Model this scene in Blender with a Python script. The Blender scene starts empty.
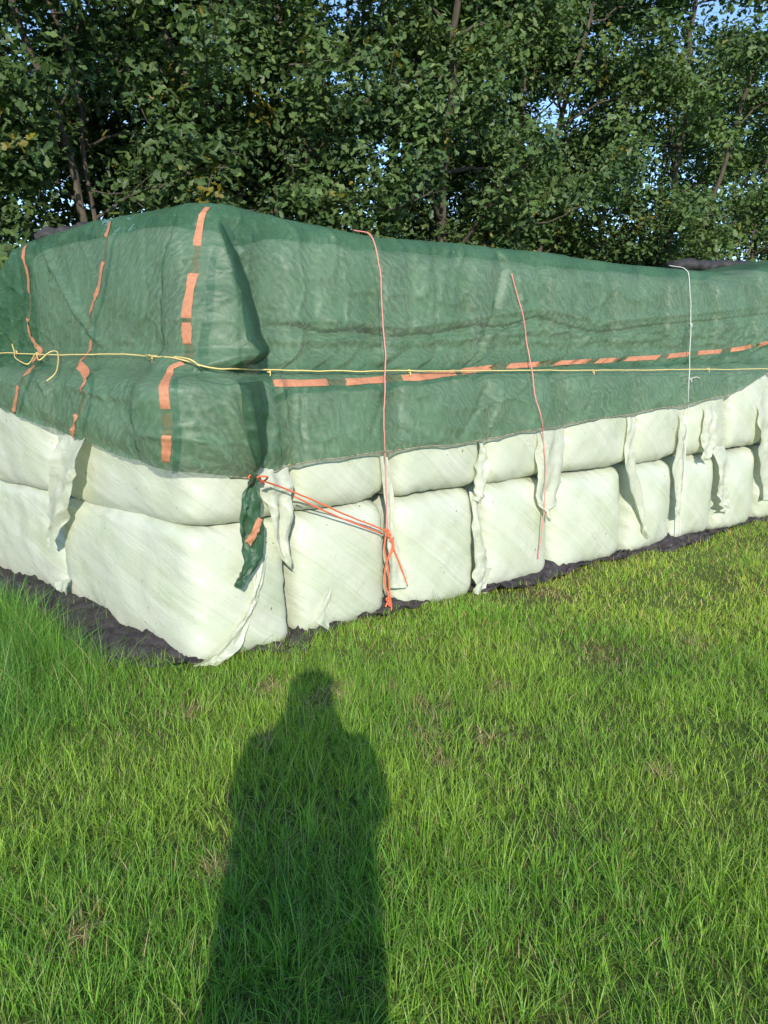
import bpy, math, random
import numpy as np
from mathutils import Vector

SC = bpy.context.scene
COL = SC.collection
RNG = np.random.default_rng(7)
random.seed(7)

# ---------------------------------------------------------------- noise
def _hash(ix, iy, iz, seed):
    h = (ix.astype(np.int64) * 374761393 + iy.astype(np.int64) * 668265263
         + iz.astype(np.int64) * 2147483647 + seed * 1274126177) & 0xFFFFFFFF
    h = ((h ^ (h >> 13)) * 1274126177) & 0xFFFFFFFF
    h = ((h ^ (h >> 16)) * 2246822519) & 0xFFFFFFFF
    return ((h ^ (h >> 15)) & 0xFFFFFF) / float(0xFFFFFF)

def vn(x, y, z=0.0, seed=0):
    """value noise in -1..1"""
    x, y, z = np.broadcast_arrays(np.asarray(x, float), np.asarray(y, float), np.asarray(z, float))
    fx, fy, fz = np.floor(x), np.floor(y), np.floor(z)
    tx, ty, tz = x - fx, y - fy, z - fz
    tx, ty, tz = [t * t * t * (t * (t * 6 - 15) + 10) for t in (tx, ty, tz)]
    r = 0
    for a in (0, 1):
        for b in (0, 1):
            for c in (0, 1):
                w = (tx if a else 1 - tx) * (ty if b else 1 - ty) * (tz if c else 1 - tz)
                r = r + w * _hash(fx + a, fy + b, fz + c, seed)
    return r * 2 - 1

def fbm(x, y, z=0.0, seed=0, oct=3):
    r, a = 0, 1.0
    for i in range(oct):
        r = r + a * vn(np.asarray(x) * 2 ** i, np.asarray(y) * 2 ** i, np.asarray(z) * 2 ** i, seed + i * 17)
        a *= 0.5
    return r

def sstep(a, b, x):
    t = np.clip((np.asarray(x, float) - a) / (b - a), 0, 1)
    return t * t * (3 - 2 * t)

# ---------------------------------------------------------------- mesh helpers
def mesh_np(name, V, F, smooth=True, mat=None, parent=None, col=None, loc=(0, 0, 0), rz=0.0):
    """F: a list of integer arrays (n,k), one per face size"""
    V = np.asarray(V, np.float32)
    F = [np.asarray(f, np.int32) for f in (F if isinstance(F, list) else [F])]
    me = bpy.data.meshes.new(name)
    me.vertices.add(len(V)); me.vertices.foreach_set('co', V.ravel())
    loops = np.concatenate([f.ravel() for f in F])
    tot = np.concatenate([np.full(len(f), f.shape[1], np.int32) for f in F])
    start = np.concatenate([[0], np.cumsum(tot)[:-1]]).astype(np.int32)
    me.loops.add(len(loops)); me.loops.foreach_set('vertex_index', loops)
    me.polygons.add(len(tot)); me.polygons.foreach_set('loop_start', start)
    me.polygons.foreach_set('use_smooth', np.full(len(tot), smooth, bool))
    if col is not None:
        at = me.color_attributes.new('tint', 'FLOAT_COLOR', 'POINT')
        c = np.ones((len(V), 4), np.float32); c[:, :3] = col
        at.data.foreach_set('color', c.ravel())
    me.update(calc_edges=True); me.validate()
    if mat: me.materials.append(mat)
    o = bpy.data.objects.new(name, me); COL.objects.link(o)
    o.location = loc; o.rotation_euler = (0, 0, rz)
    if parent: o.parent = parent
    return o

def grid_faces(nr, nc, wrap=False):
    i = np.arange(nr - 1)[:, None]; j = np.arange(nc if wrap else nc - 1)[None, :]
    a = i * nc + j; b = i * nc + (j + 1) % nc
    return np.stack([a, b, b + nc, a + nc], -1).reshape(-1, 4)

def tube(P, R, sides=8):
    """verts, quads of a tube along polyline P with radii R, capped"""
    P = np.asarray(P, float); n = len(P)
    R = np.broadcast_to(np.asarray(R, float), (n,))
    T = np.gradient(P, axis=0); T /= np.linalg.norm(T, axis=1)[:, None] + 1e-9
    a = np.array([0, 0, 1.0]) if abs(T[0, 2]) < .9 else np.array([1.0, 0, 0])
    N = np.zeros_like(P); u = np.cross(T[0], a); u /= np.linalg.norm(u)
    for i in range(n):
        u = u - T[i] * (u @ T[i]); u /= np.linalg.norm(u) + 1e-9; N[i] = u
    B = np.cross(T, N)
    ang = np.arange(sides) / sides * 2 * np.pi
    V = P[:, None] + R[:, None, None] * (np.cos(ang)[None, :, None] * N[:, None] + np.sin(ang)[None, :, None] * B[:, None])
    V = V.reshape(-1, 3)
    F = grid_faces(n, sides, True)
    V = np.vstack([V, P[:1], P[-1:]])
    c0, c1 = n * sides, n * sides + 1
    k = np.arange(sides); k2 = (k + 1) % sides
    caps = np.concatenate([np.stack([k2, k, np.full(sides, c0)], -1), np.stack([(n - 1) * sides + k, (n - 1) * sides + k2, np.full(sides, c1)], -1)])
    return V, F, caps

class MB:
    def __init__(s): s.V = []; s.F = {}; s.n = 0
    def add(s, V, *Fs):
        for f in Fs:
            f = np.asarray(f); s.F.setdefault(f.shape[1], []).append(f + s.n)
        s.V.append(np.asarray(V, float)); s.n += len(V)
    def build(s, name, mat, parent=None, **k):
        return mesh_np(name, np.vstack(s.V), [np.vstack(f) for f in s.F.values()], mat=mat, parent=parent, **k)

def smooth_line(P, m=8):
    """Catmull-Rom through P"""
    P = np.asarray(P, float)
    if len(P) < 3:
        t = np.linspace(0, 1, m * 2)[:, None]; return P[0] * (1 - t) + P[1] * t
    Q = np.vstack([2 * P[0] - P[1], P, 2 * P[-1] - P[-2]]); out = []
    for i in range(1, len(Q) - 2):
        t = np.linspace(0, 1, m, endpoint=False)[:, None]
        a, b, c, d = Q[i - 1], Q[i], Q[i + 1], Q[i + 2]
        out.append(.5 * (2 * b + (c - a) * t + (2 * a - 5 * b + 4 * c - d) * t ** 2 + (3 * b - a - 3 * c + d) * t ** 3))
    return np.vstack(out + [P[-1:]])

def tag(o, label=None, cat=None, group=None, kind=None):
    if label: o['label'] = label
    if cat: o['category'] = cat
    if group: o['group'] = group
    if kind: o['kind'] = kind
    return o

def empty(name, loc):
    o = bpy.data.objects.new(name, None); COL.objects.link(o); o.location = loc
    o.empty_display_size = .2
    return o

# ---------------------------------------------------------------- materials
def nmat(name):
    m = bpy.data.materials.new(name); m.use_nodes = True
    nt = m.node_tree; nt.nodes.clear()
    out = nt.nodes.new('ShaderNodeOutputMaterial')
    def N(t, **k):
        n = nt.nodes.new(t)
        for a, v in k.items():
            if a.startswith('i_'):
                n.inputs[a[2:].replace('_', ' ')].default_value = v
            else: setattr(n, a, v)
        return n
    return m, nt, out, N, nt.links.new

def ramp(N, stops):
    r = N('ShaderNodeValToRGB'); e = r.color_ramp.elements
    e[0].position, e[0].color = stops[0][0], (*stops[0][1], 1)
    e[1].position, e[1].color = stops[-1][0], (*stops[-1][1], 1)
    for p, c in stops[1:-1]:
        x = e.new(p); x.color = (*c, 1)
    return r

def mat_film():
    m, nt, out, N, L = nmat('stretch_film')
    tc = N('ShaderNodeTexCoord')
    oi = N('ShaderNodeObjectInfo')
    # stretch lines: planes tilted in the bale, so they slant across every face
    dot = N('ShaderNodeVectorMath', operation='DOT_PRODUCT'); dot.inputs[1].default_value = (.62, -.13, .76)
    L(tc.outputs['Object'], dot.inputs[0])
    low = N('ShaderNodeTexNoise', i_Scale=2.2, i_Detail=2.0); L(tc.outputs['Object'], low.inputs['Vector'])
    ad = N('ShaderNodeMath', operation='MULTIPLY_ADD'); ad.inputs[1].default_value = .07
    L(low.outputs['Fac'], ad.inputs[0]); L(dot.outputs['Value'], ad.inputs[2])
    sc = N('ShaderNodeMath', operation='MULTIPLY'); sc.inputs[1].default_value = 80
    L(ad.outputs[0], sc.inputs[0])
    sep = N('ShaderNodeSeparateXYZ'); L(tc.outputs['Object'], sep.inputs[0])
    cx = N('ShaderNodeMath', operation='MULTIPLY'); cx.inputs[1].default_value = 1.7; L(sep.outputs['X'], cx.inputs[0])
    cy = N('ShaderNodeMath', operation='MULTIPLY'); cy.inputs[1].default_value = 1.7; L(sep.outputs['Y'], cy.inputs[0])
    cb = N('ShaderNodeCombineXYZ'); L(sc.outputs[0], cb.inputs[0]); L(cx.outputs[0], cb.inputs[1]); L(cy.outputs[0], cb.inputs[2])
    va = N('ShaderNodeVectorMath', operation='ADD'); L(cb.outputs[0], va.inputs[0])
    rv = N('ShaderNodeCombineXYZ'); rm = N('ShaderNodeMath', operation='MULTIPLY'); rm.inputs[1].default_value = 40
    L(oi.outputs['Random'], rm.inputs[0]); L(rm.outputs[0], rv.inputs[0]); L(rm.outputs[0], rv.inputs[1]); L(rv.outputs[0], va.inputs[1])
    lines = N('ShaderNodeTexNoise', i_Scale=1.0, i_Detail=4.0, i_Roughness=.65); L(va.outputs[0], lines.inputs['Vector'])
    blot = N('ShaderNodeTexNoise', i_Scale=5.0, i_Detail=4.0); L(tc.outputs['Object'], blot.inputs['Vector'])
    r1 = ramp(N, [(.25, (.44, .46, .37)), (.5, (.53, .55, .455)), (.75, (.61, .625, .545))])
    L(lines.outputs['Fac'], r1.inputs[0])
    r2 = ramp(N, [(.35, (.90, .93, .84)), (.65, (1.0, 1.0, 1.0))]); L(blot.outputs['Fac'], r2.inputs[0])
    mx = N('ShaderNodeMix', data_type='RGBA', blend_type='MULTIPLY'); mx.inputs['Factor'].default_value = 1
    L(r1.outputs[0], mx.inputs['A']); L(r2.outputs[0], mx.inputs['B'])
    # dust spots and specks of soil
    sp = N('ShaderNodeTexNoise', i_Scale=38.0, i_Detail=1.0); L(tc.outputs['Object'], sp.inputs['Vector'])
    rs = ramp(N, [(.20, (.30, .26, .18)), (.235, (1, 1, 1))]); L(sp.outputs['Fac'], rs.inputs[0])
    mx2 = N('ShaderNodeMix', data_type='RGBA', blend_type='MULTIPLY'); mx2.inputs['Factor'].default_value = .8
    fm = N('ShaderNodeMath', operation='MULTIPLY'); fm.inputs[1].default_value = 3.4; L(ad.outputs[0], fm.inputs[0])
    fo = N('ShaderNodeMath', operation='ADD'); L(fm.outputs[0], fo.inputs[0]); L(oi.outputs['Random'], fo.inputs[1])
    fr = N('ShaderNodeMath', operation='FRACT'); L(fo.outputs[0], fr.inputs[0])
    ro = ramp(N, [(.0, (.93, .955, .90)), (.44, (.93, .955, .90)), (.46, (.86, .88, .82)), (.48, (1, 1, 1)), (.97, (1, 1, 1)), (1.0, (.95, .97, .93))]); L(fr.outputs[0], ro.inputs[0])
    # the lines come and go over a face
    big = N('ShaderNodeTexNoise', i_Scale=3.1, i_Detail=3.0); L(tc.outputs['Object'], big.inputs['Vector'])
    rb = ramp(N, [(.38, (.12, .12, .12)), (.66, (.95, .95, .95))]); L(big.outputs['Fac'], rb.inputs[0])
    mx3 = N('ShaderNodeMix', data_type='RGBA'); mx3.inputs['A'].default_value = (.51, .532, .44, 1)
    L(rb.outputs[0], mx3.inputs['Factor']); L(mx.outputs['Result'], mx3.inputs['B'])
    mx4 = N('ShaderNodeMix', data_type='RGBA', blend_type='MULTIPLY'); mx4.inputs['Factor'].default_value = .8
    L(mx3.outputs['Result'], mx4.inputs['A']); L(ro.outputs[0], mx4.inputs['B'])
    L(mx4.outputs['Result'], mx2.inputs['A']); L(rs.outputs[0], mx2.inputs['B'])
    b = N('ShaderNodeBsdfPrincipled', i_Roughness=.30); b.inputs['Specular IOR Level'].default_value = .5
    L(mx2.outputs['Result'], b.inputs['Base Color'])
    wr = N('ShaderNodeTexNoise', i_Scale=16.0, i_Detail=5.0, i_Roughness=.6, i_Distortion=.6); L(tc.outputs['Object'], wr.inputs['Vector'])
    sm = N('ShaderNodeMath', operation='MULTIPLY_ADD'); sm.inputs[1].default_value = 1.8
    L(wr.outputs['Fac'], sm.inputs[0]); L(lines.outputs['Fac'], sm.inputs[2])
    bu = N('ShaderNodeBump', i_Strength=.34, i_Distance=.007); L(sm.outputs[0], bu.inputs['Height']); L(bu.outputs[0], b.inputs['Normal'])
    L(b.outputs[0], out.inputs[0]); return m

def mat_flap():
    m, nt, out, N, L = nmat('loose_film')
    tc = N('ShaderNodeTexCoord')
    n1 = N('ShaderNodeTexNoise', i_Scale=14.0, i_Detail=3.0, i_Roughness=.55, i_Distortion=1.5); L(tc.outputs['Object'], n1.inputs['Vector'])
    r1 = ramp(N, [(.3, (.56, .585, .46)), (.6, (.66, .68, .58))]); L(n1.outputs['Fac'], r1.inputs[0])
    b = N('ShaderNodeBsdfPrincipled', i_Roughness=.4); L(r1.outputs[0], b.inputs['Base Color'])
    bu = N('ShaderNodeBump', i_Strength=.45, i_Distance=.012); L(n1.outputs['Fac'], bu.inputs['Height']); L(bu.outputs[0], b.inputs['Normal'])
    t = N('ShaderNodeBsdfTranslucent'); t.inputs[0].default_value = (.62, .65, .42, 1)
    mx = N('ShaderNodeMixShader'); mx.inputs[0].default_value = .34
    L(b.outputs[0], mx.inputs[1]); L(t.outputs[0], mx.inputs[2]); L(mx.outputs[0], out.inputs[0]); return m

def mat_net(double=False):
    m, nt, out, N, L = nmat('doubled_shaded_net' if double else 'green_woven_net')
    tc = N('ShaderNodeTexCoord')
    big = N('ShaderNodeTexNoise', i_Scale=3.5, i_Detail=4.0); L(tc.outputs['Object'], big.inputs['Vector'])
    fine = N('ShaderNodeTexNoise', i_Scale=45.0, i_Detail=5.0, i_Roughness=.7); L(tc.outputs['Object'], fine.inputs['Vector'])
    # rippled weave density, like wood grain
    wv = N('ShaderNodeTexWave', wave_type='RINGS', i_Scale=10.0, i_Distortion=11.0, i_Detail=2.0); wv.inputs['Detail Scale'].default_value = 1.1
    L(tc.outputs['Object'], wv.inputs['Vector'])
    r = ramp(N, [(.33, (.054, .140, .074)), (.67, (.092, .206, .114))]); L(big.outputs['Fac'], r.inputs[0])
    rw = ramp(N, [(.0, (.90, .90, .90)), (1, (1.10, 1.10, 1.10))]); L(wv.outputs['Fac'], rw.inputs[0])
    rf = ramp(N, [(.3, (.84, .85, .84)), (.7, (1.14, 1.13, 1.12))]); L(fine.outputs['Fac'], rf.inputs[0])
    m1 = N('ShaderNodeMix', data_type='RGBA', blend_type='MULTIPLY'); m1.inputs['Factor'].default_value = 1
    m2 = N('ShaderNodeMix', data_type='RGBA', blend_type='MULTIPLY'); m2.inputs['Factor'].default_value = 1
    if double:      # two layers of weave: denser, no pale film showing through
        r.color_ramp.elements[0].color = (.030, .080, .042, 1); r.color_ramp.elements[1].color = (.044, .106, .058, 1)  # shade of the turned-away flank is put into this darker green too
    L(r.outputs[0], m1.inputs['A']); L(rw.outputs[0], m1.inputs['B']); L(m1.outputs['Result'], m2.inputs['A']); L(rf.outputs[0], m2.inputs['B'])
    b = N('ShaderNodeBsdfPrincipled', i_Roughness=.47); b.inputs['Specular IOR Level'].default_value = .5
    L(m2.outputs['Result'], b.inputs['Base Color'])
    wr = N('ShaderNodeTexNoise', i_Scale=9.0, i_Detail=3.0, i_Roughness=.5, i_Distortion=1.2); L(tc.outputs['Object'], wr.inputs['Vector'])
    ms = N('ShaderNodeMath', operation='MULTIPLY_ADD'); ms.inputs[1].default_value = .12
    L(fine.outputs['Fac'], ms.inputs[0]); L(wr.outputs['Fac'], ms.inputs[2])
    bu = N('ShaderNodeBump', i_Strength=.42, i_Distance=.024); L(ms.outputs[0], bu.inputs['Height']); L(bu.outputs[0], b.inputs['Normal'])
    tr = N('ShaderNodeBsdfTransparent')
    tl = N('ShaderNodeBsdfTranslucent'); tl.inputs[0].default_value = (.13, .32, .15, 1)
    x1 = N('ShaderNodeMixShader'); x1.inputs[0].default_value = .2; L(b.outputs[0], x1.inputs[1]); L(tl.outputs[0], x1.inputs[2])
    mr = N('ShaderNodeMapRange'); mr.inputs['To Min'].default_value = .24; mr.inputs['To Max'].default_value = .42
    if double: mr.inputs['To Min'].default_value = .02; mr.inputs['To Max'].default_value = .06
    L(wv.outputs['Fac'], mr.inputs[0])
    x2 = N('ShaderNodeMixShader'); L(mr.outputs[0], x2.inputs[0]); L(x1.outputs[0], x2.inputs[1]); L(tr.outputs[0], x2.inputs[2])
    L(x2.outputs[0], out.inputs[0]); return m

def mat_plain(name, c, rough=.6, var=.25, scale=30, bump=.3, dist=.004, spec=.4):
    m, nt, out, N, L = nmat(name)
    tc = N('ShaderNodeTexCoord')
    n1 = N('ShaderNodeTexNoise', i_Scale=scale, i_Detail=5.0); L(tc.outputs['Object'], n1.inputs['Vector'])
    c = np.array(c)
    r = ramp(N, [(.3, tuple(c * (1 - var))), (.7, tuple(np.minimum(c * (1 + var), .95)))]); L(n1.outputs['Fac'], r.inputs[0])
    b = N('ShaderNodeBsdfPrincipled', i_Roughness=rough); b.inputs['Specular IOR Level'].default_value = spec
    L(r.outputs[0], b.inputs['Base Color'])
    bu = N('ShaderNodeBump', i_Strength=bump, i_Distance=dist); L(n1.outputs['Fac'], bu.inputs['Height']); L(bu.outputs[0], b.inputs['Normal'])
    L(b.outputs[0], out.inputs[0]); return m

def mat_tint(name, transl=.35, rough=.45, tcol=(1.3, 1.35, .55), spec=.4):
    """vegetation whose own colour sits in the tint attribute"""
    m, nt, out, N, L = nmat(name)
    at = N('ShaderNodeAttribute', attribute_name='tint')
    b = N('ShaderNodeBsdfPrincipled', i_Roughness=rough); b.inputs['Specular IOR Level'].default_value = spec
    L(at.outputs['Color'], b.inputs['Base Color'])
    mu = N('ShaderNodeMix', data_type='RGBA', blend_type='MULTIPLY'); mu.inputs['Factor'].default_value = 1
    mu.inputs['B'].default_value = (*tcol, 1); L(at.outputs['Color'], mu.inputs['A'])
    t = N('ShaderNodeBsdfTranslucent'); L(mu.outputs['Result'], t.inputs[0])
    x = N('ShaderNodeMixShader'); x.inputs[0].default_value = transl
    L(b.outputs[0], x.inputs[1]); L(t.outputs[0], x.inputs[2]); L(x.outputs[0], out.inputs[0]); return m

def mat_ground():
    m, nt, out, N, L = nmat('turf_soil')
    tc = N('ShaderNodeTexCoord')
    a = N('ShaderNodeTexNoise', i_Scale=1.3, i_Detail=5.0); L(tc.outputs['Object'], a.inputs['Vector'])
    f = N('ShaderNodeTexNoise', i_Scale=60.0, i_Detail=6.0, i_Roughness=.75); L(tc.outputs['Object'], f.inputs['Vector'])
    r = ramp(N, [(.32, (.115, .105, .045)), (.5, (.110, .150, .040)), (.7, (.140, .185, .048))]); L(a.outputs['Fac'], r.inputs[0])
    rf = ramp(N, [(.3, (.45, .45, .45)), (.7, (1.5, 1.45, 1.3))]); L(f.outputs['Fac'], rf.inputs[0])
    mx = N('ShaderNodeMix', data_type='RGBA', blend_type='MULTIPLY'); mx.inputs['Factor'].default_value = 1
    L(r.outputs[0], mx.inputs['A']); L(rf.outputs[0], mx.inputs['B'])
    b = N('ShaderNodeBsdfPrincipled', i_Roughness=.95); b.inputs['Specular IOR Level'].default_value = .1
    L(mx.outputs['Result'], b.inputs['Base Color'])
    bu = N('ShaderNodeBump', i_Strength=.8, i_Distance=.02); L(f.outputs['Fac'], bu.inputs['Height']); L(bu.outputs[0], b.inputs['Normal'])
    L(b.outputs[0], out.inputs[0]); return m

def mat_bark():
    m, nt, out, N, L = nmat('oak_bark')
    tc = N('ShaderNodeTexCoord')
    mp = N('ShaderNodeMapping'); mp.inputs['Scale'].default_value = (26, 26, 5); L(tc.outputs['Object'], mp.inputs[0])
    n = N('ShaderNodeTexNoise', i_Scale=1.0, i_Detail=6.0, i_Roughness=.7); L(mp.outputs[0], n.inputs['Vector'])
    r = ramp(N, [(.3, (.032, .026, .019)), (.55, (.088, .072, .05)), (.75, (.17, .145, .105))]); L(n.outputs['Fac'], r.inputs[0])
    b = N('ShaderNodeBsdfPrincipled', i_Roughness=.9); L(r.outputs[0], b.inputs['Base Color'])
    bu = N('ShaderNodeBump', i_Strength=1.0, i_Distance=.02); L(n.outputs['Fac'], bu.inputs['Height']); L(bu.outputs[0], b.inputs['Normal'])
    L(b.outputs[0], out.inputs[0]); return m

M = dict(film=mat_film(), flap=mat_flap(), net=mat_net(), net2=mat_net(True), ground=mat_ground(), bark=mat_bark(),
         grass=mat_tint('grass_blade', .42, .42, (1.25, 1.35, .5), .35), leaf=mat_tint('oak_leaf', .25, .48, (1.2, 1.5, .4), .35),
         band=mat_plain('orange_band', (.46, .195, .105), .6, .15, 60, .3),
         cloth=mat_plain('black_ground_fabric', (.048, .040, .043), .75, .45, 14, .9, .02, .3),
         roll=mat_plain('black_plastic', (.040, .037, .038), .7, .4, 18, .8, .012),
         yellow=mat_plain('yellow_twine', (.74, .57, .22), .7, .2, 150, .6, .002),
         orange=mat_plain('orange_twine', (.78, .15, .07), .6, .2, 150, .6, .002),
         pink=mat_plain('pink_twine', (.72, .27, .23), .6, .2, 150, .6, .002),
         white=mat_plain('white_twine', (.62, .62, .58), .6, .1, 150, .6, .002),
         cord=mat_plain('hem_cord', (.22, .21, .14), .8, .6, 60, .6, .003),
         skin=mat_plain('skin', (.50, .30, .22), .5, .1, 20, .1), jacket=mat_plain('navy_jacket', (.03, .04, .08), .8, .2, 20, .4),
         hair=mat_plain('brown_hair', (.06, .035, .02), .6, .3, 80, .6), phone=mat_plain('phone_case', (.02, .02, .02), .3, .1, 10, .0))

# ---------------------------------------------------------------- camera
F_PX, CX, CY = 760.0, 384.0, 512.0
CAM_H, PITCH = 1.6, math.radians(12)
cd = bpy.data.cameras.new('camera'); cam = bpy.data.objects.new('camera', cd); COL.objects.link(cam)
cam.location = (0, 0, CAM_H); cam.rotation_euler = (math.pi / 2 - PITCH, 0, 0)
cd.sensor_fit = 'VERTICAL'; cd.sensor_height = 24; cd.lens = F_PX / 1024 * 24
cd.clip_start = .02; cd.clip_end = 3000
SC.camera = cam

def ray(u, v):
    """direction of a photo sight line (used to measure the place)"""
    a, b = (u - CX) / F_PX, (CY - v) / F_PX
    return np.array([a, math.cos(PITCH) + b * math.sin(PITCH), -math.sin(PITCH) + b * math.cos(PITCH)])

def on_ground(u, v, z=0.0):
    d = ray(u, v); t = (z - CAM_H) / d[2]
    return d[:2] * t

# ---------------------------------------------------------------- light
SUN_EL, SUN_AZ = math.radians(24), math.radians(4.2)
S = Vector((math.sin(SUN_AZ) * math.cos(SUN_EL), -math.cos(SUN_AZ) * math.cos(SUN_EL), math.sin(SUN_EL)))
sd = bpy.data.lights.new('sun', 'SUN'); sd.energy = 3.1; sd.angle = math.radians(.53); sd.color = (1, .93, .80)
so = bpy.data.objects.new('sun', sd); COL.objects.link(so); so.location = S * 30
so.rotation_euler = (-S).to_track_quat('-Z', 'Y').to_euler()
w = bpy.data.worlds.new('World'); SC.world = w; w.use_nodes = True
nt = w.node_tree; bg = nt.nodes['Background']
sky = nt.nodes.new('ShaderNodeTexSky'); sky.sky_type = 'NISHITA'; sky.sun_disc = False
sky.sun_elevation = SUN_EL; sky.sun_rotation = math.pi - SUN_AZ
sky.air_density = 1.0; sky.dust_density = .1; sky.ozone_density = 4.0
nt.links.new(sky.outputs[0], bg.inputs[0]); bg.inputs[1].default_value = .15
SC.view_settings.view_transform = 'Standard'; SC.view_settings.look = 'None'
SC.view_settings.exposure = .80; SC.view_settings.gamma = 1
SC.view_settings.use_curve_mapping = False
SC.render.engine = 'CYCLES'
SC.cycles.max_bounces = 8; SC.cycles.transparent_max_bounces = 12; SC.cycles.use_denoising = True
SC.cycles.sample_clamp_indirect = 6

# ---------------------------------------------------------------- the stack's frame
C0 = np.array([-1.0, 3.68])
U = np.array([.80, .60]); V = np.array([-.74, .672])
NU = np.array([.60, -.80]); NV = np.array([-.672, -.74])
SHIFT = np.array([.13, .24])
UANG = math.atan2(U[1], U[0])

def setb(z): return sstep(1.46, 1.62, z)
def Cz(z): return C0[None] + setb(z)[:, None] * SHIFT[None]

def face_hit(u, v, face, n=.03, zfix=None):
    """(s, z) of the point of the stack's side seen at a photo pixel"""
    d = ray(u, v); z = np.array([1.2])
    nn, dd = (NU, U) if face == 'R' else (NV, V)
    for _ in range(8):
        c = (C0 if zfix else Cz(z)[0]) + nn * n
        t = (c @ nn) / (d[:2] @ nn)
        z = np.array([CAM_H + d[2] * t])
    p = d[:2] * t
    s = (p - c) @ dd
    return (s if face == 'R' else -s), float(z[0])

R_FIL = .20
def rim(s, z, n):
    """point on the filleted perimeter: s<0 left side, s>0 right side; n outwards"""
    c = Cz(z)
    a = c + V * R_FIL; d = c + U * R_FIL
    t = np.clip((s + R_FIL) / (2 * R_FIL), 0, 1)[:, None]
    bz = (1 - t) ** 2 * a + 2 * t * (1 - t) * c + t ** 2 * d
    right = c + U * s[:, None]; left = c + V * (-s)[:, None]
    p = np.where((s > R_FIL)[:, None], right, np.where((s < -R_FIL)[:, None], left, bz))
    w = sstep(-R_FIL, R_FIL, s)[:, None]
    nn = NV * (1 - w) + NU * w; nn /= np.linalg.norm(nn, axis=1)[:, None]
    return p + nn * np.asarray(n)[:, None]

BND1 = [.607, 1.30, 2.03, 2.74, 3.62, 4.27, 4.92, 5.62, 6.32, 7.02, 7.72]
BND2 = [.60, 1.30, 2.05, 2.79, 3.64, 4.30, 5.02, 5.70, 6.40, 7.10, 7.80]
BND3 = [.55, 1.22, 1.95, 2.70, 3.45, 4.15, 4.85, 5.55, 6.30, 7.00, 7.70]

# hem, top edge (s, z) from the photo
hem_pts = [face_hit(u, v, 'L') for u, v in [(-60, 380), (0, 407), (25, 417), (75, 436), (125, 455), (165, 467)]] + \
          [face_hit(u, v, 'R') for u, v in [(215, 475), (250, 477), (262, 475), (290, 463), (385, 449), (480, 437), (560, 424), (630, 411), (684, 403), (725, 393), (750, 381), (768, 370)]]
hem_pts.sort(); HS, HZ = np.array(hem_pts).T
HS = np.concatenate([[-3.2], HS, [8.5]]); HZ = np.concatenate([[1.38], HZ, [1.45]])
def hem(s): return np.interp(s, HS, HZ) + .010 * fbm(s * 2.1, 0, 0, 5)
TS = np.array([-2.58, -2.45, -2.32, -2.14, -1.85, -1.1, -.55, -.1, .10, .5, 1.0, 1.6, 2.4, 3.2, 4.2, 5.0, 5.3, 5.8, 8.5])
TZ = np.array([1.53, 1.85, 2.15, 2.28, 2.31, 2.34, 2.33, 2.32, 2.31, 2.27, 2.23, 2.245, 2.25, 2.23, 2.24, 2.25, 2.33, 2.42, 2.42])
def top(s): return np.interp(s, TS, TZ)

def pl(face, pts): return [face_hit(u, v, face) for u, v in pts]
CREASES = []     # (polyline in (s,z), depth, width)
def crease(face, pts, d, w): CREASES.append((np.array(pl(face, pts)), d, w))
crease('L', [(45, 235), (58, 262), (80, 300), (100, 332), (118, 352)], .028, .028)
crease('L', [(70, 232), (62, 262), (58, 290)], .022, .02)
crease('L', [(20, 250), (30, 300), (20, 345)], -.02, .03)
crease('L', [(120, 350), (150, 322), (178, 300)], .014, .02)
crease('L', [(150, 225), (158, 290), (155, 345)], -.012, .018)
crease('L', [(128, 230), (130, 280), (126, 320)], .010, .015)
crease('L', [(182, 215), (176, 290), (170, 350)], -.016, .018)
crease('L', [(8, 375), (60, 380), (110, 395), (150, 400)], .016, .025)
crease('L', [(45, 372), (58, 400), (50, 425)], .02, .018)
crease('L', [(100, 372), (118, 400), (110, 440)], -.016, .02)
crease('L', [(30, 385), (44, 420)], -.014, .02)
# long sideways pucker of the right side
crease('R', [(256, 328), (285, 326), (318, 333), (350, 331), (385, 338), (430, 334), (470, 326), (500, 328), (530, 318), (560, 327), (590, 333), (615, 331), (650, 326), (700, 322), (768, 314)], -.040, .012)
crease('R', [(256, 318), (300, 322), (350, 322), (400, 328), (470, 318), (530, 309), (600, 322), (680, 314), (768, 306)], .018, .022)
crease('R', [(256, 340), (300, 342), (350, 341), (400, 346), (470, 338), (540, 330), (620, 342), (700, 332)], .012, .02)
crease('R', [(325, 232), (336, 250), (342, 290), (338, 330)], .012, .014)
crease('R', [(425, 245), (432, 290), (428, 335), (424, 370)], -.022, .02)
crease('R', [(495, 240), (502, 270), (492, 310), (478, 345), (470, 380)], -.032, .028)
crease('R', [(513, 262), (516, 300), (512, 340)], .022, .018)
crease('R', [(378, 400), (365, 440)], -.016, .015)
crease('R', [(485, 385), (472, 410), (452, 440)], -.028, .022)
crease('R', [(500, 380), (492, 415), (485, 432)], .018, .018)
crease('R', [(384, 418), (410, 432), (438, 445), (470, 448)], .012, .010)
crease('R', [(580, 370), (590, 390), (578, 415)], -.022, .02)
crease('R', [(600, 290), (590, 320), (575, 350)], .016, .018)
crease('R', [(640, 285), (655, 310), (640, 345)], -.014, .018)
crease('R', [(715, 280), (712, 320), (722, 350)], .014, .018)
crease('R', [(740, 285), (748, 320), (735, 345)], -.016, .02)
crease('R', [(300, 385), (298, 430), (300, 462)], -.012, .014)
crease('R', [(292, 250), (300, 290), (290, 320)], .010, .014)
crease('R', [(440, 345), (452, 372), (446, 395)], -.014, .014)
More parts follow.
